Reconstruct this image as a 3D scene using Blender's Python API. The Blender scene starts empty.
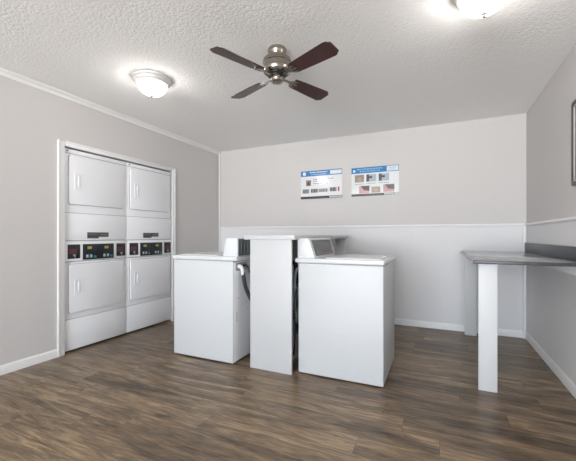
import bpy, bmesh, math, random
from mathutils import Vector, Matrix
random.seed(7)
S = bpy.context.scene
COL = S.collection
H = 2.425                     # ceiling height
XL, XR = -3.17, 0.85          # left / right wall planes
YB, YF = 4.335, -5.0          # back wall / wall behind the camera

# ------------------------------------------------------------------ materials
def nodes_of(name):
    m = bpy.data.materials.new(name); m.use_nodes = True
    nt = m.node_tree; b = nt.nodes['Principled BSDF']
    return m, nt, b

def srgb(r, g, b):
    f = lambda c: (c/255/12.92) if c/255 <= .04045 else ((c/255+.055)/1.055)**2.4
    return (f(r), f(g), f(b), 1)

def mat(name, col, rough=.5, metal=0., coat=0., bump=0., bscale=60., var=0., spec=.5):
    m, nt, b = nodes_of(name)
    b.inputs['Base Color'].default_value = col
    b.inputs['Roughness'].default_value = rough
    b.inputs['Metallic'].default_value = metal
    b.inputs['Coat Weight'].default_value = coat
    b.inputs['Coat Roughness'].default_value = .06
    b.inputs['Specular IOR Level'].default_value = spec
    tc = nt.nodes.new('ShaderNodeTexCoord')
    if var:
        n = nt.nodes.new('ShaderNodeTexNoise'); n.inputs['Scale'].default_value = 3.5
        n.inputs['Detail'].default_value = 4
        nt.links.new(tc.outputs['Object'], n.inputs['Vector'])
        r = nt.nodes.new('ShaderNodeValToRGB')
        lo = [max(0, c*(1-var)) for c in col[:3]]+[1]; hi = [min(1, c*(1+var)) for c in col[:3]]+[1]
        r.color_ramp.elements[0].color = lo; r.color_ramp.elements[1].color = hi
        r.color_ramp.elements[0].position = .3; r.color_ramp.elements[1].position = .7
        nt.links.new(n.outputs['Fac'], r.inputs['Fac']); nt.links.new(r.outputs['Color'], b.inputs['Base Color'])
    if bump:
        n2 = nt.nodes.new('ShaderNodeTexNoise'); n2.inputs['Scale'].default_value = bscale
        n2.inputs['Detail'].default_value = 3
        nt.links.new(tc.outputs['Object'], n2.inputs['Vector'])
        bp = nt.nodes.new('ShaderNodeBump'); bp.inputs['Strength'].default_value = bump
        bp.inputs['Distance'].default_value = .01
        nt.links.new(n2.outputs['Fac'], bp.inputs['Height']); nt.links.new(bp.outputs['Normal'], b.inputs['Normal'])
    return m

def emit(name, col, strength):
    m, nt, b = nodes_of(name)
    b.inputs['Base Color'].default_value = col
    b.inputs['Emission Color'].default_value = col
    b.inputs['Emission Strength'].default_value = strength
    return m

def ceiling_mat():
    m, nt, b = nodes_of('popcorn_ceiling')
    b.inputs['Base Color'].default_value = (.90, .90, .89, 1)
    b.inputs['Roughness'].default_value = .95
    tc = nt.nodes.new('ShaderNodeTexCoord')
    n = nt.nodes.new('ShaderNodeTexNoise'); n.inputs['Scale'].default_value = 42; n.inputs['Detail'].default_value = 5
    n.inputs['Roughness'].default_value = .65
    v = nt.nodes.new('ShaderNodeTexVoronoi'); v.inputs['Scale'].default_value = 55
    nt.links.new(tc.outputs['Object'], n.inputs['Vector']); nt.links.new(tc.outputs['Object'], v.inputs['Vector'])
    mx = nt.nodes.new('ShaderNodeMath'); mx.operation = 'SUBTRACT'
    nt.links.new(n.outputs['Fac'], mx.inputs[0]); nt.links.new(v.outputs['Distance'], mx.inputs[1])
    bp = nt.nodes.new('ShaderNodeBump'); bp.inputs['Strength'].default_value = .3; bp.inputs['Distance'].default_value = .008
    nt.links.new(mx.outputs[0], bp.inputs['Height']); nt.links.new(bp.outputs['Normal'], b.inputs['Normal'])
    return m

def wall_mat(name, col, groove_axis):
    """matt paint; below the chair rail the panelling has shallow vertical grooves"""
    m, nt, b = nodes_of(name)
    b.inputs['Base Color'].default_value = col
    b.inputs['Roughness'].default_value = .7
    b.inputs['Specular IOR Level'].default_value = .3
    tc = nt.nodes.new('ShaderNodeTexCoord'); sep = nt.nodes.new('ShaderNodeSeparateXYZ')
    nt.links.new(tc.outputs['Object'], sep.inputs['Vector'])
    def mth(op, a, bb):
        q = nt.nodes.new('ShaderNodeMath'); q.operation = op
        for i, x in enumerate((a, bb)):
            if isinstance(x, (int, float)): q.inputs[i].default_value = x
            else: nt.links.new(x, q.inputs[i])
        return q.outputs[0]
    ax = sep.outputs[groove_axis]
    fr = mth('FRACT', mth('MULTIPLY', ax, 1/.135), 0)
    line = mth('LESS_THAN', fr, .05)
    low = mth('LESS_THAN', sep.outputs['Z'], 1.215)
    g = mth('MULTIPLY', line, low)
    mx = nt.nodes.new('ShaderNodeMix'); mx.data_type = 'RGBA'
    nt.links.new(low, mx.inputs['Factor']); mx.inputs['A'].default_value = col; mx.inputs['B'].default_value = (.725, .725, .738, 1)
    nt.links.new(mx.outputs['Result'], b.inputs['Base Color'])
    n = nt.nodes.new('ShaderNodeTexNoise'); n.inputs['Scale'].default_value = 25; n.inputs['Detail'].default_value = 3
    nt.links.new(tc.outputs['Object'], n.inputs['Vector'])
    hgt = mth('SUBTRACT', mth('MULTIPLY', n.outputs['Fac'], .12), g)
    bp = nt.nodes.new('ShaderNodeBump'); bp.inputs['Strength'].default_value = .35; bp.inputs['Distance'].default_value = .003
    nt.links.new(hgt, bp.inputs['Height']); nt.links.new(bp.outputs['Normal'], b.inputs['Normal'])
    return m

def floor_mat():
    m, nt, b = nodes_of('wood_laminate')
    L = nt.links.new
    tc = nt.nodes.new('ShaderNodeTexCoord')
    def mth(op, *ins):
        q = nt.nodes.new('ShaderNodeMath'); q.operation = op
        for i, x in enumerate(ins):
            if isinstance(x, (int, float)): q.inputs[i].default_value = x
            else: L(x, q.inputs[i])
        return q.outputs[0]
    sp = nt.nodes.new('ShaderNodeSeparateXYZ'); L(tc.outputs['Object'], sp.inputs[0])
    ry = mth('DIVIDE', sp.outputs['Y'], .152); row = mth('FLOOR', ry); fy_ = mth('FRACT', ry)
    wn = nt.nodes.new('ShaderNodeTexWhiteNoise'); wn.noise_dimensions = '1D'; L(row, wn.inputs['W'])
    px_ = mth('ADD', mth('DIVIDE', sp.outputs['X'], 1.05), mth('MULTIPLY', wn.outputs['Value'], 9.0))
    idx = mth('FLOOR', px_); fx_ = mth('FRACT', px_)
    cb = nt.nodes.new('ShaderNodeCombineXYZ'); L(row, cb.inputs[0]); L(idx, cb.inputs[1])
    wn2 = nt.nodes.new('ShaderNodeTexWhiteNoise'); wn2.noise_dimensions = '3D'; L(cb.outputs[0], wn2.inputs['Vector'])
    seam = mth('MAXIMUM', mth('LESS_THAN', fy_, .016), mth('LESS_THAN', fx_, .0022))
    # every plank samples the grain somewhere else
    off = nt.nodes.new('ShaderNodeVectorMath'); off.operation = 'MULTIPLY_ADD'
    L(wn2.outputs['Color'], off.inputs[0]); off.inputs[1].default_value = (17.3, 13.1, 5.7); L(tc.outputs['Object'], off.inputs[2])
    def noise(sx, sy, detail, rough, dist=0.):
        mp = nt.nodes.new('ShaderNodeMapping'); mp.inputs['Scale'].default_value = (sx, sy, 1)
        L(off.outputs[0], mp.inputs['Vector'])
        n = nt.nodes.new('ShaderNodeTexNoise'); n.inputs['Scale'].default_value = 1
        n.inputs['Detail'].default_value = detail; n.inputs['Roughness'].default_value = rough
        n.inputs['Distortion'].default_value = dist
        L(mp.outputs[0], n.inputs['Vector']); return n.outputs['Fac']
    big = noise(1.7, 10.5, 5, .62, .9); fine = noise(7, 85, 5, .7, .3); mid = noise(3.6, 34, 5, .68, 1.6)
    def mul(a, k):
        q = nt.nodes.new('ShaderNodeMath'); q.operation = 'MULTIPLY'; L(a, q.inputs[0]); q.inputs[1].default_value = k; return q.outputs[0]
    def add(a, c):
        q = nt.nodes.new('ShaderNodeMath'); q.operation = 'ADD'; L(a, q.inputs[0]); L(c, q.inputs[1]); return q.outputs[0]
    t = add(add(mul(big, .48), mul(mid, .30)), add(mul(fine, .22), mul(wn2.outputs['Value'], .09)))
    r = nt.nodes.new('ShaderNodeValToRGB'); cr = r.color_ramp
    cr.elements[0].position = .40; cr.elements[0].color = (.036, .025, .017, 1)
    cr.elements[1].position = .70; cr.elements[1].color = (.43, .305, .175, 1)
    e = cr.elements.new(.49); e.color = (.104, .071, .044, 1)
    e = cr.elements.new(.57); e.color = (.196, .137, .083, 1)
    L(t, r.inputs['Fac'])
    mx = nt.nodes.new('ShaderNodeMix'); mx.data_type = 'RGBA'
    L(mul(seam, .6), mx.inputs['Factor']); L(r.outputs['Color'], mx.inputs['A'])
    mx.inputs['B'].default_value = (.025, .018, .014, 1)
    L(mx.outputs['Result'], b.inputs['Base Color'])
    b.inputs['Roughness'].default_value = .33
    b.inputs['Specular IOR Level'].default_value = .45
    bp = nt.nodes.new('ShaderNodeBump'); bp.inputs['Strength'].default_value = .18; bp.inputs['Distance'].default_value = .002
    L(fine, bp.inputs['Height']); L(bp.outputs['Normal'], b.inputs['Normal'])
    return m

def blade_mat():
    m, nt, b = nodes_of('mahogany_blade')
    L = nt.links.new
    tc = nt.nodes.new('ShaderNodeTexCoord'); mp = nt.nodes.new('ShaderNodeMapping'); mp.inputs['Scale'].default_value = (30, 30, 4)
    n = nt.nodes.new('ShaderNodeTexNoise'); n.inputs['Scale'].default_value = 1.5; n.inputs['Detail'].default_value = 4
    r = nt.nodes.new('ShaderNodeValToRGB')
    r.color_ramp.elements[0].color = (.030, .008, .008, 1); r.color_ramp.elements[1].color = (.060, .018, .017, 1)
    L(tc.outputs['Object'], mp.inputs[0]); L(mp.outputs[0], n.inputs['Vector']); L(n.outputs['Fac'], r.inputs['Fac'])
    L(r.outputs['Color'], b.inputs['Base Color']); b.inputs['Roughness'].default_value = .34
    return m

WALLC = (.59, .573, .566, 1)
M = dict(
    wall_x=wall_mat('wall_paint', WALLC, 'X'), wall_y=wall_mat('wall_paint_side', WALLC, 'Y'),
    plain=mat('wall_paint_plain', WALLC, .7, bump=.05),
    ceiling=ceiling_mat(), floor=floor_mat(),
    trim=mat('white_trim_paint', (.78, .78, .78, 1), .45, bump=.03, bscale=40),
    board=mat('white_melamine_board', (.545, .555, .565, 1), .5, bump=.03, bscale=30),
    board_leg=mat('white_painted_board', (.62, .63, .64, 1), .5, bump=.03, bscale=30),
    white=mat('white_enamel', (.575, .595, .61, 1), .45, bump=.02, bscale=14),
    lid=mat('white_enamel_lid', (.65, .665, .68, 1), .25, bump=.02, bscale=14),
    door=mat('white_enamel_dryer', (.85, .865, .90, 1), .4, bump=.02, bscale=14),
    plastic=mat('white_plastic', (.78, .79, .80, 1), .4, bump=.03),
    gapdark=mat('toe_gap_shade', (.03, .03, .032, 1), .8, bump=.05),
    seam=mat('grey_gasket', (.30, .30, .31, 1), .7, bump=.05),
    black=mat('black_plastic', (.018, .018, .02, 1), .35, bump=.03),
    navy=mat('dark_navy_panel', (.013, .018, .028, 1), .3, bump=.03),
    slate=mat('slate_metal', (.16, .18, .19, 1), .45, metal=.3, bump=.04, bscale=30),
    plate=mat('dark_grey_plate', (.07, .073, .073, 1), .4, bump=.03),
    platel=mat('grey_plate', (.14, .145, .145, 1), .4, bump=.03),
    yellow=mat('yellow_lcd', srgb(165, 155, 62), .4, bump=.02),
    green=mat('green_button', srgb(50, 140, 120), .4, bump=.02),
    lgrey=mat('pale_button', srgb(165, 175, 185), .4, bump=.02),
    dred=mat('dull_red_print', srgb(128, 62, 72), .5, bump=.02),
    red=mat('red_print', srgb(190, 60, 55), .5, bump=.02),
    pink=mat('pale_red_print', srgb(190, 120, 120), .5, bump=.02),
    nickel=mat('brushed_nickel', (.36, .325, .28, 1), .24, metal=1, bump=.03, bscale=80),
    nickel_soft=mat('satin_nickel', (.80, .78, .76, 1), .5, metal=.5, bump=.03), finial=mat('dull_nickel', (.3, .29, .28, 1), .5, metal=.3, bump=.03),
    blade=blade_mat(),
    bulb_l=emit('lit_frosted_glass', (1, .955, .90, 1), 27.), bulb_r=emit('lit_frosted_glass_brighter', (1, .955, .90, 1), 40.),
    counter=mat('grey_laminate_with_sheen', (.33, .335, .345, 1), .14, bump=.02, bscale=300, var=.05),  # base colour lifted to stand in for the grazing sheen on top
    countedge=mat('dark_laminate_edge', (.040, .045, .053, 1), .35, bump=.04, bscale=300, var=.1),
    hose=mat('black_rubber', (.02, .022, .026, 1), .5, bump=.05),
    hoseg=mat('grey_hose', (.28, .30, .32, 1), .4, bump=.05),
    paper=mat('laminated_poster', (.74, .76, .78, 1), .17, coat=.9, bump=.008, bscale=6),
    blue=mat('poster_blue', srgb(52, 124, 182), .14, coat=.5, bump=.008, bscale=6),
    lblue=mat('poster_pale_blue', srgb(150, 190, 222), .14, coat=.5, bump=.008),
    ink=mat('poster_black_ink', srgb(52, 52, 55), .3, coat=.3, bump=.01),
    inkg=mat('poster_grey_ink', srgb(120, 120, 125), .3, coat=.3, bump=.01),
    skin=mat('poster_photo_pink', srgb(188, 145, 145), .25, coat=.3, bump=.01, var=.3),
    ph_g=mat('poster_photo_green', srgb(148, 146, 130), .25, coat=.3, bump=.01, var=.3),
    ph_b=mat('poster_photo_blue', srgb(165, 175, 190), .25, coat=.3, bump=.01, var=.2),
    ph_d=mat('poster_photo_dark', srgb(75, 70, 72), .25, coat=.3, bump=.01, var=.3),
    ph_t=mat('poster_photo_tan', srgb(150, 125, 105), .25, coat=.3, bump=.01, var=.3),
    art=mat('brown_grey_print', srgb(125, 112, 104), .5, bump=.1, bscale=60, var=.35),
    panelgrey=mat('charcoal_panel', (.115, .118, .12, 1), .4, bump=.04, bscale=40, var=.25),
    platel_edge=mat('pale_grey_edge', (.36, .365, .375, 1), .3, bump=.03),
    bead=mat('silver_bead', (.42, .42, .42, 1), .4, metal=.3, bump=.03),
    alu=mat('invented_window_paint', (.6, .6, .6, 1), .4, bump=.03),
)

# ------------------------------------------------------------------ mesh helpers
def box(bm, x0, x1, y0, y1, z0, z1, bevel=0., seg=2):
    x0, x1 = sorted((x0, x1)); y0, y1 = sorted((y0, y1)); z0, z1 = sorted((z0, z1))
    t = bmesh.new()
    v = [t.verts.new((x, y, z)) for x in (x0, x1) for y in (y0, y1) for z in (z0, z1)]
    for f in ((0, 1, 3, 2), (4, 6, 7, 5), (0, 4, 5, 1), (2, 3, 7, 6), (0, 2, 6, 4), (1, 5, 7, 3)):
        t.faces.new([v[i] for i in f])
    bmesh.ops.recalc_face_normals(t, faces=t.faces)
    if bevel:
        bmesh.ops.bevel(t, geom=t.edges[:], offset=min(bevel, .45*min(x1-x0, y1-y0, z1-z0)), segments=seg, affect='EDGES', profile=.5)
    merge(bm, t)
def merge(bm, t, mtx=None):
    if mtx is not None: t.transform(mtx)
    me = bpy.data.meshes.new('tmp'); t.to_mesh(me); t.free(); bm.from_mesh(me); bpy.data.meshes.remove(me)
def prism(bm, pts, axis, a, b, bevel=0., seg=2):
    """2-D outline extruded along an axis ('x': pts are (y,z); 'y': (x,z); 'z': (x,y))"""
    def p(u, v, w):
        return {'x': (w, u, v), 'y': (u, w, v), 'z': (u, v, w)}[axis]
    t = bmesh.new(); n = len(pts)
    A = [t.verts.new(p(u, v, a)) for u, v in pts]; B = [t.verts.new(p(u, v, b)) for u, v in pts]
    t.faces.new(A); t.faces.new(B[::-1])
    for i in range(n): t.faces.new((A[i], B[i], B[(i+1) % n], A[(i+1) % n]))
    bmesh.ops.recalc_face_normals(t, faces=t.faces)
    if bevel: bmesh.ops.bevel(t, geom=t.edges[:], offset=bevel, segments=seg, affect='EDGES', profile=.5)
    merge(bm, t)
def rrect(u0, u1, v0, v1, r, n=5):
    out = []
    for cx, cy, a in ((u1-r, v1-r, 0), (u0+r, v1-r, 90), (u0+r, v0+r, 180), (u1-r, v0+r, 270)):
        for i in range(n+1):
            q = math.radians(a+90*i/n); out.append((cx+r*math.cos(q), cy+r*math.sin(q)))
    return out
def ring(bm, outer, inner, axis, a, b):
    """frame between two outlines with equal vertex counts, extruded"""
    def p(u, v, w):
        return {'x': (w, u, v), 'y': (u, w, v), 'z': (u, v, w)}[axis]
    t = bmesh.new(); n = len(outer)
    O1 = [t.verts.new(p(*q, a)) for q in outer]; I1 = [t.verts.new(p(*q, a)) for q in inner]
    O2 = [t.verts.new(p(*q, b)) for q in outer]; I2 = [t.verts.new(p(*q, b)) for q in inner]
    for i in range(n):
        j = (i+1) % n
        t.faces.new((O1[i], O1[j], I1[j], I1[i])); t.faces.new((O2[i], I2[i], I2[j], O2[j]))
        t.faces.new((O1[i], O2[i], O2[j], O1[j])); t.faces.new((I1[i], I1[j], I2[j], I2[i]))
    bmesh.ops.recalc_face_normals(t, faces=t.faces)
    merge(bm, t)
def lathe(bm, prof, cx, cy, n=40):
    """profile of (radius, z) turned about a vertical axis"""
    t = bmesh.new(); rows = []
    for r, z in prof:
        if r < 1e-5: rows.append([t.verts.new((cx, cy, z))])
        else: rows.append([t.verts.new((cx+r*math.cos(2*math.pi*i/n), cy+r*math.sin(2*math.pi*i/n), z)) for i in range(n)])
    for A, B in zip(rows, rows[1:]):
        for i in range(n):
            j = (i+1) % n
            if len(A) == 1: t.faces.new((A[0], B[i], B[j]))
            elif len(B) == 1: t.faces.new((A[i], B[0], A[j]))
            else: t.faces.new((A[i], B[i], B[j], A[j]))
    if len(rows[0]) > 1: t.faces.new(rows[0])
    if len(rows[-1]) > 1: t.faces.new(rows[-1])
    bmesh.ops.recalc_face_normals(t, faces=t.faces)
    merge(bm, t)
def catmull(P, k=8):
    P = [Vector(p) for p in P]; out = []
    Q = [P[0]*2-P[1]]+P+[P[-1]*2-P[-2]]
    for i in range(1, len(Q)-2):
        for s in range(k):
            t = s/k; a, b, c, d = Q[i-1:i+3]
            out.append(.5*((2*b)+(c-a)*t+(2*a-5*b+4*c-d)*t*t+(3*b-a-3*c+d)*t**3))
    out.append(P[-1]); return out
def tube(bm, pts, r, n=12, ribs=0.):
    t = bmesh.new(); P = catmull(pts, 14 if ribs else 8); rows = []
    for i, p in enumerate(P):
        d = (P[min(i+1, len(P)-1)]-P[max(i-1, 0)]).normalized()
        a = d.orthogonal().normalized() if i == 0 else (rows_a-d*rows_a.dot(d)).normalized()
        rows_a = a; b = d.cross(a); rr = r*(1+(ribs if i % 2 else -ribs))
        rows.append([t.verts.new(p+rr*(math.cos(2*math.pi*k/n)*a+math.sin(2*math.pi*k/n)*b)) for k in range(n)])
    for A, B in zip(rows, rows[1:]):
        for k in range(n): t.faces.new((A[k], A[(k+1) % n], B[(k+1) % n], B[k]))
    t.faces.new(rows[0]); t.faces.new(rows[-1][::-1])
    bmesh.ops.recalc_face_normals(t, faces=t.faces)
    merge(bm, t)

ORIGIN = {}
def smooth(me, ang=35):
    for p in me.polygons: p.use_smooth = True
    try: me.set_sharp_from_angle(angle=math.radians(ang))
    except Exception: pass
def obj(name, bm, m, parent=None, label=None, sm=True):
    org = ORIGIN.get(parent.name, Vector()) if parent else Vector()
    me = bpy.data.meshes.new(name)
    bm.transform(Matrix.Translation(-org)); bm.to_mesh(me); bm.free()
    me.materials.append(m)
    if sm: smooth(me)
    o = bpy.data.objects.new(name, me); COL.objects.link(o)
    if parent:
        o.parent = parent; ORIGIN[o.name] = org
    if label: o['label'] = label
    return o
def thing(name, label, cat, loc, group=None):
    o = bpy.data.objects.new(name, None); COL.objects.link(o); o.location = loc; o.empty_display_size = .1
    o['label'] = label; o['category'] = cat
    if group: o['group'] = group
    ORIGIN[o.name] = Vector(loc); return o
def struct(name, bm, m, label, cat, parent=None):
    o = obj(name, bm, m, parent)
    if not parent: o['kind'] = 'structure'; o['label'] = label; o['category'] = cat
    return o
def B(*a, **k):
    bm = bmesh.new(); box(bm, *a, **k); return bm

# ------------------------------------------------------------------ the room
T = .12
AY0, AY1, AZ, AX = 1.945, 3.325, 1.941, -4.0      # alcove in the left wall for the dryers
struct('floor', B(AX-T, XR+T, YF-T, YB+T, -.1, 0), M['floor'], 'dark brown wood plank laminate floor', 'floor')
struct('ceiling', B(AX-T, XR+T, YF-T, YB+T, H, H+.1), M['ceiling'], 'pale popcorn textured ceiling', 'ceiling')
struct('wall_back', B(XL-T, XR+T, YB, YB+T, 0, H), M['wall_x'], 'pale grey back wall with two posters and a chair rail', 'wall')
struct('wall_right', B(XR, XR+T, YF, YB, 0, H), M['wall_y'], 'pale grey right wall behind the counter', 'wall')
bm = bmesh.new()
box(bm, XL-T, XL, YF, AY0, 0, H); box(bm, XL-T, XL, AY1, YB, 0, H); box(bm, XL-T, XL, AY0, AY1, AZ, H)
box(bm, AX-T, AX, AY0-T, AY1+T, 0, H); box(bm, AX, XL-T, AY0-T, AY0, 0, H); box(bm, AX, XL-T, AY1, AY1+T, 0, H)
struct('wall_left', bm, M['plain'], 'pale grey left wall with the dryer alcove', 'wall')
# wall behind the camera with an invented wide opening that lets daylight in
WX0, WX1, WZ0, WZ1 = -2.3, .75, .05, 2.25
bm = bmesh.new()
box(bm, XL-T, WX0, YF-T, YF, 0, H); box(bm, WX1, XR+T, YF-T, YF, 0, H); box(bm, WX0, WX1, YF-T, YF, WZ1, H); box(bm, WX0, WX1, YF-T, YF, 0, WZ0)
struct('wall_front', bm, M['plain'], 'pale grey wall behind the camera around an invented wide window', 'wall')
bm = bmesh.new()
for x in (WX0, (WX0+WX1)/2-.025, WX1-.05): box(bm, x, x+.05, YF-.09, YF-.03, WZ0, WZ1)
box(bm, WX0+.05, WX1-.05, YF-.09, YF-.03, WZ0, WZ0+.05); box(bm, WX0+.05, WX1-.05, YF-.09, YF-.03, WZ1-.05, WZ1)
struct('invented_window_1', bm, M['alu'], 'invented wide window frame, unseen behind the camera', 'window')

def profile_run(name, pts, axis, a, b, label, cat='trim', m='trim'):
    bm = bmesh.new(); prism(bm, pts, axis, a, b); struct(name, bm, M[m], label, cat)
def base_pts(w, s, hgt=.075, d=.013):
    return [(w, 0), (w+s*d, 0), (w+s*d, hgt-.018), (w+s*(d-.004), hgt-.007), (w+s*.004, hgt), (w, hgt)]
bl = bmesh.new(); prism(bl, base_pts(XL, 1), 'y', YF, AY0-.062)
struct('baseboard_left', bl, M['trim'], 'white baseboard along the left wall before the dryers', 'baseboard')
bl = bmesh.new(); prism(bl, base_pts(XL, 1), 'y', AY1+.039, YB)
struct('baseboard_left.001', bl, M['trim'], 'white baseboard along the left wall past the dryers', 'baseboard')
bm = bmesh.new(); prism(bm, base_pts(YB, -1), 'x', XL+.013, XR-.013)
struct('baseboard_back', bm, M['trim'], 'white baseboard along the back wall', 'baseboard')
bm = bmesh.new(); prism(bm, base_pts(XR, -1), 'y', YF, YB)
struct('baseboard_right', bm, M['trim'], 'white baseboard along the right wall under the counter', 'baseboard')
# crown along the left wall
profile_run('trim_1', [(XL, H), (XL+.038, H), (XL+.038, H-.008), (XL+.016, H-.026), (XL+.010, H-.05), (XL, H-.05)], 'y', YF, YB-.02, 'white crown trim along the left wall under the ceiling')
# chair rails
def rail(w, s): return [(w, 1.207), (w+s*.008, 1.209), (w+s*.014, 1.219), (w+s*.012, 1.229), (w+s*.006, 1.236), (w, 1.237)]
profile_run('trim_2', rail(YB, -1), 'x', XL+.02, XR-.016, 'thin white chair rail across the back wall')
profile_run('trim_3', rail(XR, -1), 'y', YF, YB-.016, 'thin white chair rail along the right wall')
# corner beads
def quarter(x, y, sx, sy, r):
    return [(x, y)]+[(x+sx*r*math.cos(math.radians(a)), y+sy*r*math.sin(math.radians(a))) for a in range(0, 91, 15)]
profile_run('trim_4', quarter(XL+.0135, YB-.0135, 1, -1, .018), 'z', 0, H-.0, 'white corner bead between left and back walls')
profile_run('trim_5', quarter(XR-.0135, YB-.0135, -1, -1, .02), 'z', 0, 1.206, 'white corner bead below the rail between back and right walls')
# casing around the dryer alcove
CW = .06; HW = .043
def casing_v(name, y0, y1, label):
    bm = bmesh.new(); box(bm, XL, XL+.016, y0, y1, 0, AZ+HW-.008, bevel=.004)
    box(bm, XL+.012, XL+.021, y0 if y0 < 2.5 else y1-.018, y0+.018 if y0 < 2.5 else y1, 0, AZ+HW, bevel=.003)
    struct(name, bm, M['trim'], label, 'trim')
casing_v('trim_6', AY0-CW, AY0+.004, 'white casing on the left side of the dryer alcove')
casing_v('trim_7', AY1-.018, AY1+.038, 'white casing on the right side of the dryer alcove')
bm = bmesh.new(); box(bm, XL-.02, XL+.016, AY0+.005, AY1-.019, AZ-.004, AZ+HW-.008, bevel=.004)
box(bm, XL+.012, XL+.021, AY0+.005, AY1-.019, AZ+HW-.018, AZ+HW, bevel=.003)
struct('trim_8', bm, M['trim'], 'white head casing above the dryer alcove', 'trim')

# half-height utility wall between the two washers
PX0, PX1, PY0, PY1 = -1.447, -1.068, 2.41, 4.06
bm = bmesh.new(); box(bm, PX0, PX1, PY0, PY0+.02, 0, 1.072, bevel=.002)
pw = struct('wall_partition', bm, M['board'], 'white half-height utility wall standing between the two washers', 'wall')
obj('core_wall', B(-1.32, -1.19, PY0+.02, PY1-.02, 0, 1.072), M['trim'], pw)
obj('rear_end_board', B(PX0, PX1, PY1-.02, PY1, 0, 1.072, bevel=.002), M['board'], pw)
bm = bmesh.new(); box(bm, PX0-.05, PX1+.034, PY0-.016, PY1+.02, 1.072, 1.108, bevel=.004)
obj('cap', bm, M['board'], pw)

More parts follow.
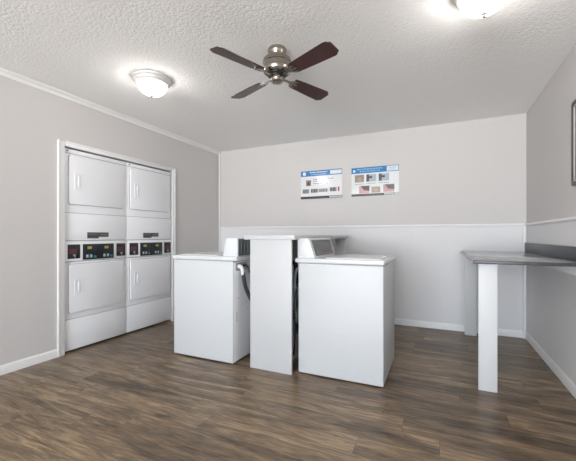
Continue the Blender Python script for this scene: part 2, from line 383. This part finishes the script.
# ------------------------------------------------------------------ stacked dryers, fronts facing +X
FX = -3.186                    # cabinet front plane
def stacked_dryer(y0, label):
    W = .678; y1 = y0+W
    t = thing('stacked_dryer', label, 'dryer', (FX-.35, y0+W/2, 0), 'stacked dryers in the alcove')
    bm = bmesh.new(); box(bm, FX-.70, FX, y0, y1, .016, 1.926, bevel=.005)
    obj('cabinet', bm, M['door'], t)
    bm = bmesh.new(); box(bm, FX-.66, FX-.03, y0+.02, y1-.02, 0, .017); obj('toe_gap_fill', bm, M['gapdark'], t)  # dark fill painted in for the shade of the toe gap
    # header strip with its lock
    bm = bmesh.new(); box(bm, FX, FX+.006, y0+.004, y1-.004, 1.887, 1.922, bevel=.003); hs = obj('header_strip', bm, M['door'], t)
    bm = bmesh.new()
    for z in (1.8835,): box(bm, FX-.002, FX+.0012, y0+.004, y1-.004, z-.0025, z+.0025)
    obj('seam', bm, M['seam'], t)
    bm = bmesh.new(); cyl_x(bm, FX+.006, FX+.016, y0+.03, 1.905, .008); obj('lock', bm, M['seam'], hs)
    # upper panel over the controls, lower panel
    bm = bmesh.new(); box(bm, FX, FX+.008, y0+.003, y1-.003, 1.062, 1.318, bevel=.004); up = obj('service_panel', bm, M['door'], t)
    bm = bmesh.new(); box(bm, FX, FX+.008, y0+.003, y1-.003, .02, .308, bevel=.004); obj('kick_panel', bm, M['door'], t)
    for z in (1.3215, .3125): obj('seam', B(FX-.002, FX+.0012, y0+.003, y1-.003, z-.0022, z+.0022), M['seam'], t)
    # maker's plate: two stepped bars with lighter stripes
    bm = bmesh.new(); box(bm, FX+.008, FX+.013, y0+.224, y0+.345, 1.078, 1.138, bevel=.002); pl = obj('name_plate', bm, M['plate'], t, 'dark grey maker plate')
    bm = bmesh.new(); box(bm, FX+.008, FX+.012, y0+.347, y0+.456, 1.092, 1.138, bevel=.002); obj('plate_wing', bm, M['plate'], pl)
    obj('plate_lettering', B(FX+.013, FX+.0137, y0+.236, y0+.330, 1.114, 1.126), M['platel'], pl)
    obj('plate_lettering', B(FX+.012, FX+.0127, y0+.358, y0+.445, 1.108, 1.122), M['platel'], pl)
    # control strip
    bm = bmesh.new(); box(bm, FX, FX+.012, y0+.003, y1-.003, .862, 1.05, bevel=.004); cp = obj('control_panel', bm, M['door'], t)
    for z in (.8575, 1.0555): obj('seam', B(FX-.002, FX+.0012, y0+.003, y1-.003, z-.003, z+.003), M['seam'], t)
    def sticker(a, b_):
        bm = bmesh.new(); box(bm, FX+.012, FX+.015, y0+a, y0+b_, .885, 1.021, bevel=.0015); s = obj('instruction_label', bm, M['black'], cp, 'black label with red print')
        w = b_-a; bm = bmesh.new(); y = a+.022
        rows = ((.966, .014, .7), (.950, .012, .7), (.935, .012, .72))
        for z, hh, f in rows:
            q = a+w*.16
            for k in (.17, .12, .2, .13):
                box(bm, FX+.015, FX+.0156, y0+q, y0+q+w*k*.7, z, z+hh*.75); q += w*k
        obj('red_lettering', bm, M['dred'], s)
        bm = bmesh.new()
        c = y0+a+w*.55
        prism(bm, [(c-.014, .925), (c+.014, .925), (c+.014, .918), (c+.004, .918), (c+.010, .897), (c+.002, .893), (c-.006, .914), (c-.014, .910)], 'x', FX+.015, FX+.0156)
        obj('hand_mark', bm, M['lgrey'], s)
    sticker(.030, .150); sticker(.548, .660)
    # coin panel with two pay units
    bm = bmesh.new(); box(bm, FX+.012, FX+.016, y0+.176, y0+.515, .868, 1.022, bevel=.002); cb = obj('coin_panel', bm, M['black'], cp)
    bm = bmesh.new(); box(bm, FX+.016, FX+.021, y0+.325, y0+.368, .872, 1.018, bevel=.002)
    cyl_x(bm, FX+.021, FX+.027, y0+.346, 1.0, .012); obj('coin_slot', bm, M['black'], cb)
    for a in (.188, .372):
        bm = bmesh.new(); box(bm, FX+.016, FX+.022, y0+a, y0+a+.132, .876, 1.016, bevel=.002); u = obj('pay_unit', bm, M['navy'], cb)
        bm = bmesh.new(); box(bm, FX+.022, FX+.0236, y0+a+.030, y0+a+.076, .972, .998, bevel=.001); obj('display', bm, M['yellow'], u)
        for k in range(2): obj('button', B(FX+.022, FX+.025, y0+a+.016+.04*k, y0+a+.040+.04*k, .888, .918, bevel=.002), M['lgrey'], u)
        bm = bmesh.new(); box(bm, FX+.022, FX+.025, y0+a+.096, y0+a+.124, .884, .905, bevel=.002); obj('button', bm, M['green'], u)
    # two doors
    for z0, z1, hz0, hz1 in ((1.404, 1.866, 1.545, 1.70), (.372, .832, .54, .685)):
        a, b_ = y0+.044, y0+.638
        bm = bmesh.new(); prism(bm, rrect(a-.003, b_+.003, z0-.003, z1+.003, .021), 'x', FX-.001, FX+.0022); obj('gasket', bm, M['seam'], t)
        bm = bmesh.new()
        prism(bm, rrect(a, b_, z0, z1, .02), 'x', FX+.0022, FX+.016, bevel=.003)
        d = obj('door', bm, M['door'], t)
        bm = bmesh.new()
        h0, h1 = y0+.094, y0+.17
        ring(bm, rrect(h0, h1, hz0, hz1, .012), rrect(h0+.012, h1-.012, hz0+.014, hz1-.014, .008), 'x', FX+.0155, FX+.021)
        prism(bm, rrect(h0+.012, h1-.012, hz0+.014, hz1-.014, .008), 'x', FX+.0155, FX+.0168)
        box(bm, FX+.016, FX+.026, h0+.034, h0+.050, hz0+.026, hz1-.026, bevel=.004)
        obj('handle', bm, M['door'], d)
        for z in (z0+.09, z1-.10): obj('hinge', B(FX, FX+.014, y0+.644, y0+.656, z-.03, z+.03, bevel=.003), M['door'], d)
    return t
def cyl_x(bm, x0, x1, y, z, r, n=20):
    prism(bm, [(y+r*math.cos(2*math.pi*i/n), z+r*math.sin(2*math.pi*i/n)) for i in range(n)], 'x', x0, x1)
def cyl_y(bm, y0, y1, x, z, r, n=20):
    prism(bm, [(x+r*math.cos(2*math.pi*i/n), z+r*math.sin(2*math.pi*i/n)) for i in range(n)], 'y', y0, y1)
stacked_dryer(1.952, 'white stacked dryer column in the wall alcove, the left one nearer the camera')
stacked_dryer(2.636, 'white stacked dryer column in the wall alcove, the right one nearer the corner')

# ------------------------------------------------------------------ washers (they stand back to back; fronts face -X and +X)
def washer(bx, fx, dbx, dfx, y0, y1, label, rev, cons, cy0, cy1):
    """bx / fx: back and front planes of the body, dbx / dfx: of the top deck"""
    s = 1 if fx > bx else -1
    t = thing('top_load_washer', label, 'washer', ((bx+fx)/2, (y0+y1)/2, 0), 'coin washers at the utility wall')
    bm = bmesh.new(); box(bm, bx, fx, y0, y1, .010, .884, bevel=.007, seg=3); obj('cabinet', bm, M['white'], t)
    for x in (bx+s*.05, fx-s*.05):
        for y in (y0+.05, y1-.05):
            bm = bmesh.new(); lathe(bm, [(.02, 0), (.024, .004), (.024, .012), (.012, .014), (.012, .03)], x, y, 16); obj('foot', bm, M['black'], t)
    bm = bmesh.new(); box(bm, bx+s*.006, fx-s*.006, y0+.004, y1-.004, .8835, .8885); obj('seam', bm, M['seam'], t)
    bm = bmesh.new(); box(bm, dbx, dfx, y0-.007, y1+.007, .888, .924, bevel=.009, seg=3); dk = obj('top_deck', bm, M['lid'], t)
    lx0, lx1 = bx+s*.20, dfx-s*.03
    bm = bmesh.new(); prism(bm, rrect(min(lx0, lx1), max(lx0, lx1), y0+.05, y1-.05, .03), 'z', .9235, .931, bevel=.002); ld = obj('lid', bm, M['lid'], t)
    bm = bmesh.new(); xm = lx1-s*.02; box(bm, xm-.012, xm+.012, (y0+y1)/2-.06, (y0+y1)/2+.06, .930, .934, bevel=.002); obj('grip', bm, M['plastic'], ld)
    # console: a wedge across the back of the deck
    cb, ct, cf, zt = cons
    bm = bmesh.new(); prism(bm, [(cb, .923), (cf, .923), (ct, zt), (cb, zt)], 'y', cy0, cy1, bevel=.006)
    c = obj('console', bm, M['lid'], t)
    # slanted control panel on the console's front
    P0 = Vector((cf, 0, .923)); P1 = Vector((ct, 0, zt)); d = P1-P0; nrm = Vector((s*abs(d.z), 0, abs(d.x))).normalized()
    def slab(name, ya, yb, f0, f1, th, m, par, lift=0., label=None):
        A = P0+d*f0+nrm*lift; Bq = P0+d*f1+nrm*lift; C_ = Bq+nrm*th; D = A+nrm*th
        bm = bmesh.new(); prism(bm, [(A.x, A.z), (Bq.x, Bq.z), (C_.x, C_.z), (D.x, D.z)], 'y', ya, yb); return obj(name, bm, m, par, label)
    fp = slab('control_panel', cy0+.045, cy1-.045, .10, .90, .004, M['panelgrey'], c, 0., 'dark grey control panel')
    slab('coin_slide', cy0+.08, cy0+.14, .18, .45, .012, M['platel'], fp, .004)
    slab('print_strip', cy0+.24, cy1-.14, .24, .32, .0012, M['dred'], fp, .004)
    slab('dial_plate', cy0+.17, cy1-.10, .46, .80, .001, M['slate'], fp, .004)
    # back sheet of the console
    bm = bmesh.new(); box(bm, cb-s*.004, cb, cy0+.012, cy1-.012, .93, zt-.008)
    for k in range(9):
        yy = cy0+.05+k*.055; box(bm, cb-s*.007, cb-s*.0035, yy, yy+.02, .945, zt-.03, bevel=.0015)
    obj('console_back', bm, M['slate'], c, 'dark grey sheet metal back')
    return t

wl = washer(-1.605, -2.262, -1.565, -2.272, 2.39, 3.03, 'white washer left of the utility wall, hose showing at its side', -1, (-1.578, -1.693, -1.73, 1.084), 2.418, 2.99)
wr = washer(-1.034, -.369, -1.06, -.361, 2.468, 3.11, 'white washer right of the utility wall, dark control panel in view', 1, (-1.053, -.958, -.905, 1.083), 2.497, 3.075)
# fittings on the back of the left washer (the side that shows)
obj('brightening_back_sheet', B(-1.6055, -1.603, 2.403, 3.018, .02, .876, bevel=.001), M['door'], wl)  # paler sheet added to brighten the washer back in the shaded gap
bm = bmesh.new(); box(bm, -1.605, -1.600, 2.425, 2.60, .80, .868, bevel=.001); pl = obj('valve_plate', bm, M['bead'], wl)
bm = bmesh.new()
cyl_x(bm, -1.601, -1.572, 2.472, .835, .019); tube(bm, [(-1.585, 2.472, .835), (-1.568, 2.474, .822), (-1.562, 2.477, .79), (-1.56, 2.48, .765)], .017)
obj('hose_elbow', bm, M['plastic'], wl, 'white hose elbow')
bm = bmesh.new(); tube(bm, [(-1.56, 2.48, .785), (-1.556, 2.484, .74), (-1.545, 2.495, .66), (-1.52, 2.52, .57), (-1.492, 2.55, .50), (-1.475, 2.58, .44), (-1.462, 2.62, .40)], .017, ribs=.06)
obj('drain_hose', bm, M['hose'], wl, 'black drain hose')
bm = bmesh.new(); tube(bm, [(-1.600, 2.53, .84), (-1.55, 2.535, .83), (-1.50, 2.54, .70), (-1.465, 2.55, .58)], .009); obj('fill_hose', bm, M['hose'], wl)
bm = bmesh.new(); box(bm, -1.605, -1.6015, 2.44, 2.448, .36, .44, bevel=.001); obj('back_strap', bm, M['bead'], wl)
for y, z in ((2.47, .56), (2.62, .45)):
    bm = bmesh.new(); cyl_x(bm, -1.605, -1.600, y, z, .006, 10); obj('back_screw', bm, M['bead'], wl)
# hoses in the gap behind the right washer
def whose(name, pts, r, m, label=None, ribs=0.):
    bm = bmesh.new(); tube(bm, pts, r, ribs=ribs); obj(name, bm, M[m], wr, label)
whose('drain_hose', [(-1.045, 2.62, .30), (-1.09, 2.61, .28), (-1.115, 2.60, .40), (-1.11, 2.585, .60), (-1.105, 2.58, .75), (-1.115, 2.60, .86), (-1.15, 2.62, .88)], .018, 'hose', 'black drain hose', .06)
whose('fill_hose', [(-1.045, 2.55, .84), (-1.08, 2.545, .82), (-1.095, 2.535, .74), (-1.085, 2.525, .64), (-1.09, 2.52, .52), (-1.082, 2.53, .44), (-1.10, 2.56, .38), (-1.14, 2.60, .40)], .012, 'hoseg', 'grey fill hose', .05)
whose('fill_hose', [(-1.045, 2.66, .84), (-1.10, 2.655, .80), (-1.125, 2.64, .66), (-1.12, 2.63, .50), (-1.14, 2.62, .45)], .012, 'hose', 'black fill hose')
whose('power_cord', [(-1.045, 2.50, .70), (-1.065, 2.50, .66), (-1.085, 2.51, .56), (-1.08, 2.51, .40), (-1.085, 2.52, .25), (-1.11, 2.55, .12), (-1.14, 2.60, .10)], .006, 'hose')

# ------------------------------------------------------------------ folding counter on the right wall
ct = thing('folding_counter', 'dark grey laminate counter on white board legs against the right wall', 'counter', (.55, 3.5, 0))
CX, CY0, CZ = .215, 2.70, .93
bm = bmesh.new(); box(bm, CX+.02, XR-.002, CY0+.02, YB-.003, CZ-.023, CZ, bevel=.002); top = obj('countertop', bm, M['counter'], ct)
bm = bmesh.new(); box(bm, CX, XR-.002, CY0, CY0+.0205, CZ-.024, CZ-.0005, bevel=.003); obj('front_edge', bm, M['countedge'], top, 'dark front edge')
bm = bmesh.new(); box(bm, CX, CX+.0205, CY0+.0208, YB-.003, CZ-.024, CZ-.0005, bevel=.003); obj('end_edge', bm, M['platel_edge'], top, 'pale grey end edge')
bm = bmesh.new(); box(bm, XR-.022, XR-.002, CY0, YB-.003, CZ, CZ+.1, bevel=.003); obj('backsplash', bm, M['countedge'], ct, 'dark backsplash strip')
for y in (2.735, 4.185):
    bm = bmesh.new(); box(bm, .252, .368, y, y+.022, 0, CZ-.0245, bevel=.002); obj('leg', bm, M['board_leg'], ct)
bm = bmesh.new(); box(bm, XR-.022, XR-.002, CY0+.02, YB-.016, .838, CZ-.0245, bevel=.002); obj('wall_cleat', bm, M['trim'], ct)
bm = bmesh.new(); box(bm, .30, XR-.024, 4.21, 4.228, .85, CZ-.0245, bevel=.002); obj('support_rail', bm, M['trim'], ct)

# ------------------------------------------------------------------ ceiling fan
fx, fy = -1.047, 2.112
fan = thing('ceiling_fan', 'brushed nickel ceiling fan with four dark mahogany blades', 'fan', (fx, fy, H))
bm = bmesh.new(); lathe(bm, [(.062, H), (.066, H-.006), (.067, H-.014), (.064, H-.03), (.058, H-.045), (.055, H-.068)], fx, fy); obj('canopy', bm, M['nickel'], fan)
bm = bmesh.new(); lathe(bm, [(.055, 2.366), (.083, 2.362), (.096, 2.348), (.100, 2.335), (.100, 2.322), (.096, 2.318), (.096, 2.288), (.100, 2.284), (.100, 2.272), (.094, 2.258), (.075, 2.248), (.05, 2.246)], fx, fy); mo = obj('motor_housing', bm, M['nickel'], fan)
bm = bmesh.new(); lathe(bm, [(.07, 2.247), (.072, 2.238), (.06, 2.228), (.035, 2.226)], fx, fy); obj('flywheel', bm, M['black'], fan, 'dark flywheel')
bm = bmesh.new(); lathe(bm, [(.036, 2.236), (.045, 2.234), (.048, 2.227), (.048, 2.208), (.044, 2.194), (.032, 2.184), (.012, 2.179), (0, 2.178)], fx, fy); obj('switch_housing', bm, M['nickel'], fan)
for k in range(3):
    bm = bmesh.new(); lathe(bm, [(0, 2.212), (.004, 2.210), (.004, 2.205), (0, 2.203)], fx+.047*math.cos(k*2.1), fy+.047*math.sin(k*2.1), 8)
    obj('housing_screw', bm, M['nickel'], fan)
PITCH = math.radians(-13)
for k in range(4):
    ang = math.radians(24.5+45+90*k-1.5)
    mtx = Matrix.Translation((fx, fy, 2.232)) @ Matrix.Rotation(ang, 4, 'Z') @ Matrix.Rotation(PITCH, 4, 'X')
    t = bmesh.new()
    out = [(.150, -.042), (.17, -.048), (.28, -.055), (.40, -.061), (.476, -.064), (.490, -.061), (.501, -.050), (.512, -.045), (.516, -.036),
           (.516, .036), (.512, .045), (.501, .050), (.490, .061), (.476, .064), (.40, .061), (.28, .055), (.17, .048), (.150, .042)]
    prism(t, out, 'z', -.0032, .0032, bevel=.001, seg=1)
    bm = bmesh.new(); merge(bm, t, mtx); bl = obj('blade', bm, M['blade'], fan)
    t = bmesh.new()
    # ornate bracket: stem that splits into two scrolls with a centre tongue
    prism(t, [(.06, -.010), (.11, -.010), (.13, -.016), (.148, -.032), (.172, -.036), (.186, -.028), (.180, -.019), (.16, -.019), (.154, -.010), (.175, -.008), (.196, -.005), (.200, 0),
              (.196, .005), (.175, .008), (.154, .010), (.16, .019), (.180, .019), (.186, .028), (.172, .036), (.148, .032), (.13, .016), (.11, .010), (.06, .010)], 'z', -.0085, -.0034)
    for x, y in ((.172, -.027), (.172, .027), (.188, 0)):
        lathe(t, [(0, -.0125), (.006, -.011), (.006, -.008)], x, y, 12)
    bm = bmesh.new(); merge(bm, t, mtx); obj('blade_iron', bm, M['nickel'], bl, 'nickel blade bracket')

# ------------------------------------------------------------------ flush ceiling lights
def flush_light(x, y, label, glass):
    t = thing('ceiling_light', label, 'light', (x, y, H), 'flush ceiling lights')
    bm = bmesh.new(); lathe(bm, [(.152, H), (.156, H-.006), (.154, H-.015), (.145, H-.022), (.142, H-.034), (.134, H-.046), (.120, H-.054), (.09, H-.054)], x, y, 48); obj('base_ring', bm, M['nickel_soft'], t)
    R, D, z0 = .114, .086, H-.053
    prof = [(R*math.cos(math.radians(a)), z0-D*math.sin(math.radians(a))) for a in range(0, 90, 9)]+[(0, z0-D)]
    bm = bmesh.new(); lathe(bm, prof, x, y, 48); d = obj('glass_dome', bm, M[glass], t, 'lit frosted glass dome')
    bm = bmesh.new(); lathe(bm, [(.010, z0-D+.003), (.016, z0-D-.002), (.016, z0-D-.006), (.007, z0-D-.010), (.011, z0-D-.016), (.008, z0-D-.022), (0, z0-D-.025)], x, y, 20); obj('finial', bm, M['finial'], t)
flush_light(-2.205, 2.08, 'lit flush dome ceiling light left of the fan', 'bulb_l')
flush_light(.215, 2.04, 'lit flush dome ceiling light right of the fan', 'bulb_r')


# ------------------------------------------------------------------ posters on the back wall
PYF = YB-.003                                    # front face of the sheets
def plate(x0, x1, z0, z1, m, name, par, lift=.0006, label=None, th=.0006):
    bm = bmesh.new(); box(bm, x0, x1, PYF-lift-th, PYF-lift, z0, z1); return obj(name, bm, M[m], par, label, sm=False)
def words_row(x0, x1, z0, z1, m, par, n, name='lettering', lift=.0006):
    bm = bmesh.new(); x = x0; w = (x1-x0)/n
    while x < x1-.002:
        q = min(random.uniform(.35, .95)*w, x1-x); box(bm, x, x+q, PYF-lift-.0006, PYF-lift, z0, z1); x += q+.22*w
    return obj(name, bm, M[m], par, None, sm=False)
def outline(x0, x1, z0, z1, b, m, name, par, lift=.0012):
    bm = bmesh.new(); ring(bm, [(x0, z0), (x1, z0), (x1, z1), (x0, z1)], [(x0+b, z0+b), (x1-b, z0+b), (x1-b, z1-b), (x0+b, z1-b)], 'y', PYF-lift-.0006, PYF-lift)
    return obj(name, bm, M[m], par, None, sm=False)
def sheet(x0, x1, z0, z1, par):
    bm = bmesh.new(); box(bm, x0, x1, PYF, YB-.0003, z0, z1); return obj('sheet', bm, M['paper'], par, None, sm=False)
# left poster
p = thing('wall_poster', 'smaller left poster with blue header and one photo, on the back wall', 'poster', (-1.478, YB, 1.8), 'laundry instruction posters')
x0, x1, z0, z1 = -1.773, -1.183, 1.612, 2.0
sh = sheet(x0, x1, z0, z1, p)
hd = plate(x0, x1, 1.925, z1, 'blue', 'header_band', p, label='blue header band')
bm = bmesh.new(); prism(bm, rrect(x0+.03, x0+.075, 1.94, 1.985, .012), 'y', PYF-.0018, PYF-.0012); obj('round_icon', bm, M['paper'], hd, sm=False)
words_row(x0+.135, x0+.385, 1.968, 1.984, 'paper', hd, 7, lift=.0012); words_row(x0+.15, x0+.36, 1.940, 1.954, 'lblue', hd, 7, lift=.0012)
plate(x1-.165, x1-.006, 1.937, 1.988, 'paper', 'title_box', hd, lift=.0012)
ph = plate(-1.695, -1.622, 1.792, 1.872, 'ph_t', 'photo', p); plate(-1.675, -1.64, 1.80, 1.845, 'ph_d', 'photo_machine', ph, lift=.0012)
words_row(-1.59, -1.30, 1.872, 1.884, 'inkg', p, 9); words_row(-1.59, -1.34, 1.845, 1.855, 'inkg', p, 9); words_row(-1.59, -1.38, 1.815, 1.825, 'inkg', p, 8)
words_row(-1.745, -1.65, 1.690, 1.748, 'ink', p, 5); words_row(-1.62, -1.52, 1.695, 1.748, 'ink', p, 5); words_row(-1.51, -1.38, 1.700, 1.745, 'inkg', p, 6)
words_row(-1.35, -1.255, 1.702, 1.755, 'ink', p, 5); plate(-1.238, -1.218, 1.70, 1.76, 'red', 'red_mark', p)
plate(x0, -1.36, z0, z0+.034, 'ink', 'footer_bar', p, label='dark footer bar')
outline(-1.362, x1+.004, z0+.002, z0+.034, .007, 'ink', 'footer_box', p); words_row(-1.345, -1.2, z0+.014, z0+.022, 'inkg', p, 8, lift=.0012)
p.rotation_euler.x = -.02; p.location.y -= .0045        # its lower edge stands off the wall a little
# right poster
p = thing('wall_poster', 'right poster with blue header and six photos, on the back wall', 'poster', (-.76, YB, 1.8), 'laundry instruction posters')
x0, x1, z0, z1 = -1.056, -.462, 1.616, 1.988
sh = sheet(x0, x1, z0, z1, p)
hd = plate(x0, x1, 1.912, z1, 'blue', 'header_band', p, label='blue header band')
bm = bmesh.new(); prism(bm, rrect(x0+.02, x0+.052, 1.928, 1.962, .01), 'y', PYF-.0018, PYF-.0012); obj('round_icon', bm, M['paper'], hd, sm=False)
words_row(x0+.075, x0+.40, 1.956, 1.972, 'lblue', hd, 9, lift=.0012); words_row(x0+.11, x0+.37, 1.930, 1.944, 'lblue', hd, 9, lift=.0012)
bx_ = plate(x1-.145, x1-.006, 1.920, 1.981, 'paper', 'title_box', hd, lift=.0012); words_row(x1-.125, x1-.03, 1.955, 1.967, 'lblue', bx_, 5, lift=.0018); words_row(x1-.125, x1-.04, 1.933, 1.943, 'lblue', bx_, 5, lift=.0018)
for (a, b_, c, d, m1, m2) in ((-1.012, -.892, 1.798, 1.893, 'ph_g', 'skin'), (-.862, -.738, 1.800, 1.893, 'ph_b', 'ph_d'), (-.706, -.578, 1.800, 1.893, 'ph_b', 'ph_d'),
                              (-.955, -.822, 1.652, 1.748, 'skin', 'ph_d'), (-.80, -.688, 1.655, 1.730, 'ph_g', 'skin'), (-.65, -.515, 1.656, 1.752, 'skin', 'ph_d')):
    ph = plate(a, b_, c, d, m1, 'photo', p)
    w, hh = b_-a, d-c
    bm = bmesh.new()
    if m2 == 'ph_d' and m1 == 'ph_b':
        box(bm, a, a+w*.28, PYF-.0018, PYF-.0012, c, d); box(bm, a+w*.28, a+w*.6, PYF-.0018, PYF-.0012, c+hh*.45, c+hh*.75)
    elif m2 == 'ph_d':
        prism(bm, [(a+w*.15, d), (b_, d), (b_, c+hh*.3), (a+w*.45, c+hh*.42)], 'y', PYF-.0018, PYF-.0012)
    else:
        box(bm, a+w*.35, a+w*.75, PYF-.0018, PYF-.0012, c+hh*.15, c+hh*.7)
    obj('photo_shape', bm, M[m2], ph, sm=False)
    if c > 1.75: words_row(a, b_, c-.028, c-.020, 'inkg', p, 6)
plate(x0, -.64, z0, z0+.03, 'ink', 'footer_bar', p, label='dark footer bar')
outline(-.642, x1-.004, z0+.002, z0+.03, .006, 'ink', 'footer_box', p); words_row(-.625, -.50, z0+.010, z0+.02, 'inkg', p, 7, lift=.0012)

# ------------------------------------------------------------------ framed board on the right wall (mostly out of frame)
fb = thing('picture_frame', 'dark framed picture hanging on the right wall above the counter', 'picture', (XR, 2.6, 1.73))
a, b_, c, d = 2.26, 2.918, 1.445, 2.022
bm = bmesh.new(); ring(bm, rrect(a, b_, c, d, .02), rrect(a+.028, b_-.028, c+.028, d-.028, .012), 'x', XR-.02, XR-.0005); obj('frame', bm, M['black'], fb)
bm = bmesh.new(); ring(bm, rrect(a+.028, b_-.028, c+.028, d-.028, .012), rrect(a+.036, b_-.036, c+.036, d-.036, .008), 'x', XR-.017, XR-.0005); obj('inner_bead', bm, M['bead'], fb)
bm = bmesh.new(); prism(bm, rrect(a+.036, b_-.036, c+.036, d-.036, .008), 'x', XR-.010, XR-.0005); obj('picture_print', bm, M['art'], fb)

# ------------------------------------------------------------------ light: daylight through the invented window behind the camera
w = bpy.data.worlds.new('sky'); S.world = w; w.use_nodes = True
bg = w.node_tree.nodes['Background']; bg.inputs['Strength'].default_value = 1
# pale sky above the horizon, invented bright ground below it to lift the ceiling
_tc = w.node_tree.nodes.new('ShaderNodeTexCoord'); _sp = w.node_tree.nodes.new('ShaderNodeSeparateXYZ')
_rp = w.node_tree.nodes.new('ShaderNodeValToRGB'); _mr = w.node_tree.nodes.new('ShaderNodeMapRange')
_mr.inputs['From Min'].default_value = -1; _mr.inputs['From Max'].default_value = 1
w.node_tree.links.new(_tc.outputs['Generated'], _sp.inputs[0]); w.node_tree.links.new(_sp.outputs['Z'], _mr.inputs['Value'])
w.node_tree.links.new(_mr.outputs[0], _rp.inputs['Fac'])
_rp.color_ramp.elements[0].position = .48; _rp.color_ramp.elements[0].color = (25.5, 25.7, 25.9, 1)
_rp.color_ramp.elements[1].position = .53; _rp.color_ramp.elements[1].color = (13.0, 14.6, 16.4, 1)
w.node_tree.links.new(_rp.outputs['Color'], bg.inputs['Color'])
pl = bpy.data.lights.new('invented_window_portal', 'AREA'); pl.shape = 'RECTANGLE'; pl.size = WX1-WX0; pl.size_y = WZ1-WZ0
pl.cycles.is_portal = True
po = bpy.data.objects.new('invented_window_portal', pl); COL.objects.link(po)
po.location = ((WX0+WX1)/2, YF-.1, (WZ0+WZ1)/2); po.rotation_euler = (math.radians(90), 0, 0)

# ------------------------------------------------------------------ camera
cam = bpy.data.cameras.new('camera'); co = bpy.data.objects.new('camera', cam); COL.objects.link(co); S.camera = co
cam.sensor_width = 36; cam.lens = 333/576*36; cam.shift_y = 5/576; cam.clip_start = .05
co.location = (0, 0, 1.106); co.rotation_euler = (math.radians(90), 0, math.radians(24.5))
S.view_settings.view_transform = 'Standard'; S.view_settings.look = 'None'; S.view_settings.gamma = 1; S.view_settings.use_curve_mapping = False
S.view_settings.exposure = 0.09
S.cycles.max_bounces = 10; S.cycles.diffuse_bounces = 6; S.cycles.use_denoising = True
S.cycles.sample_clamp_indirect = 6
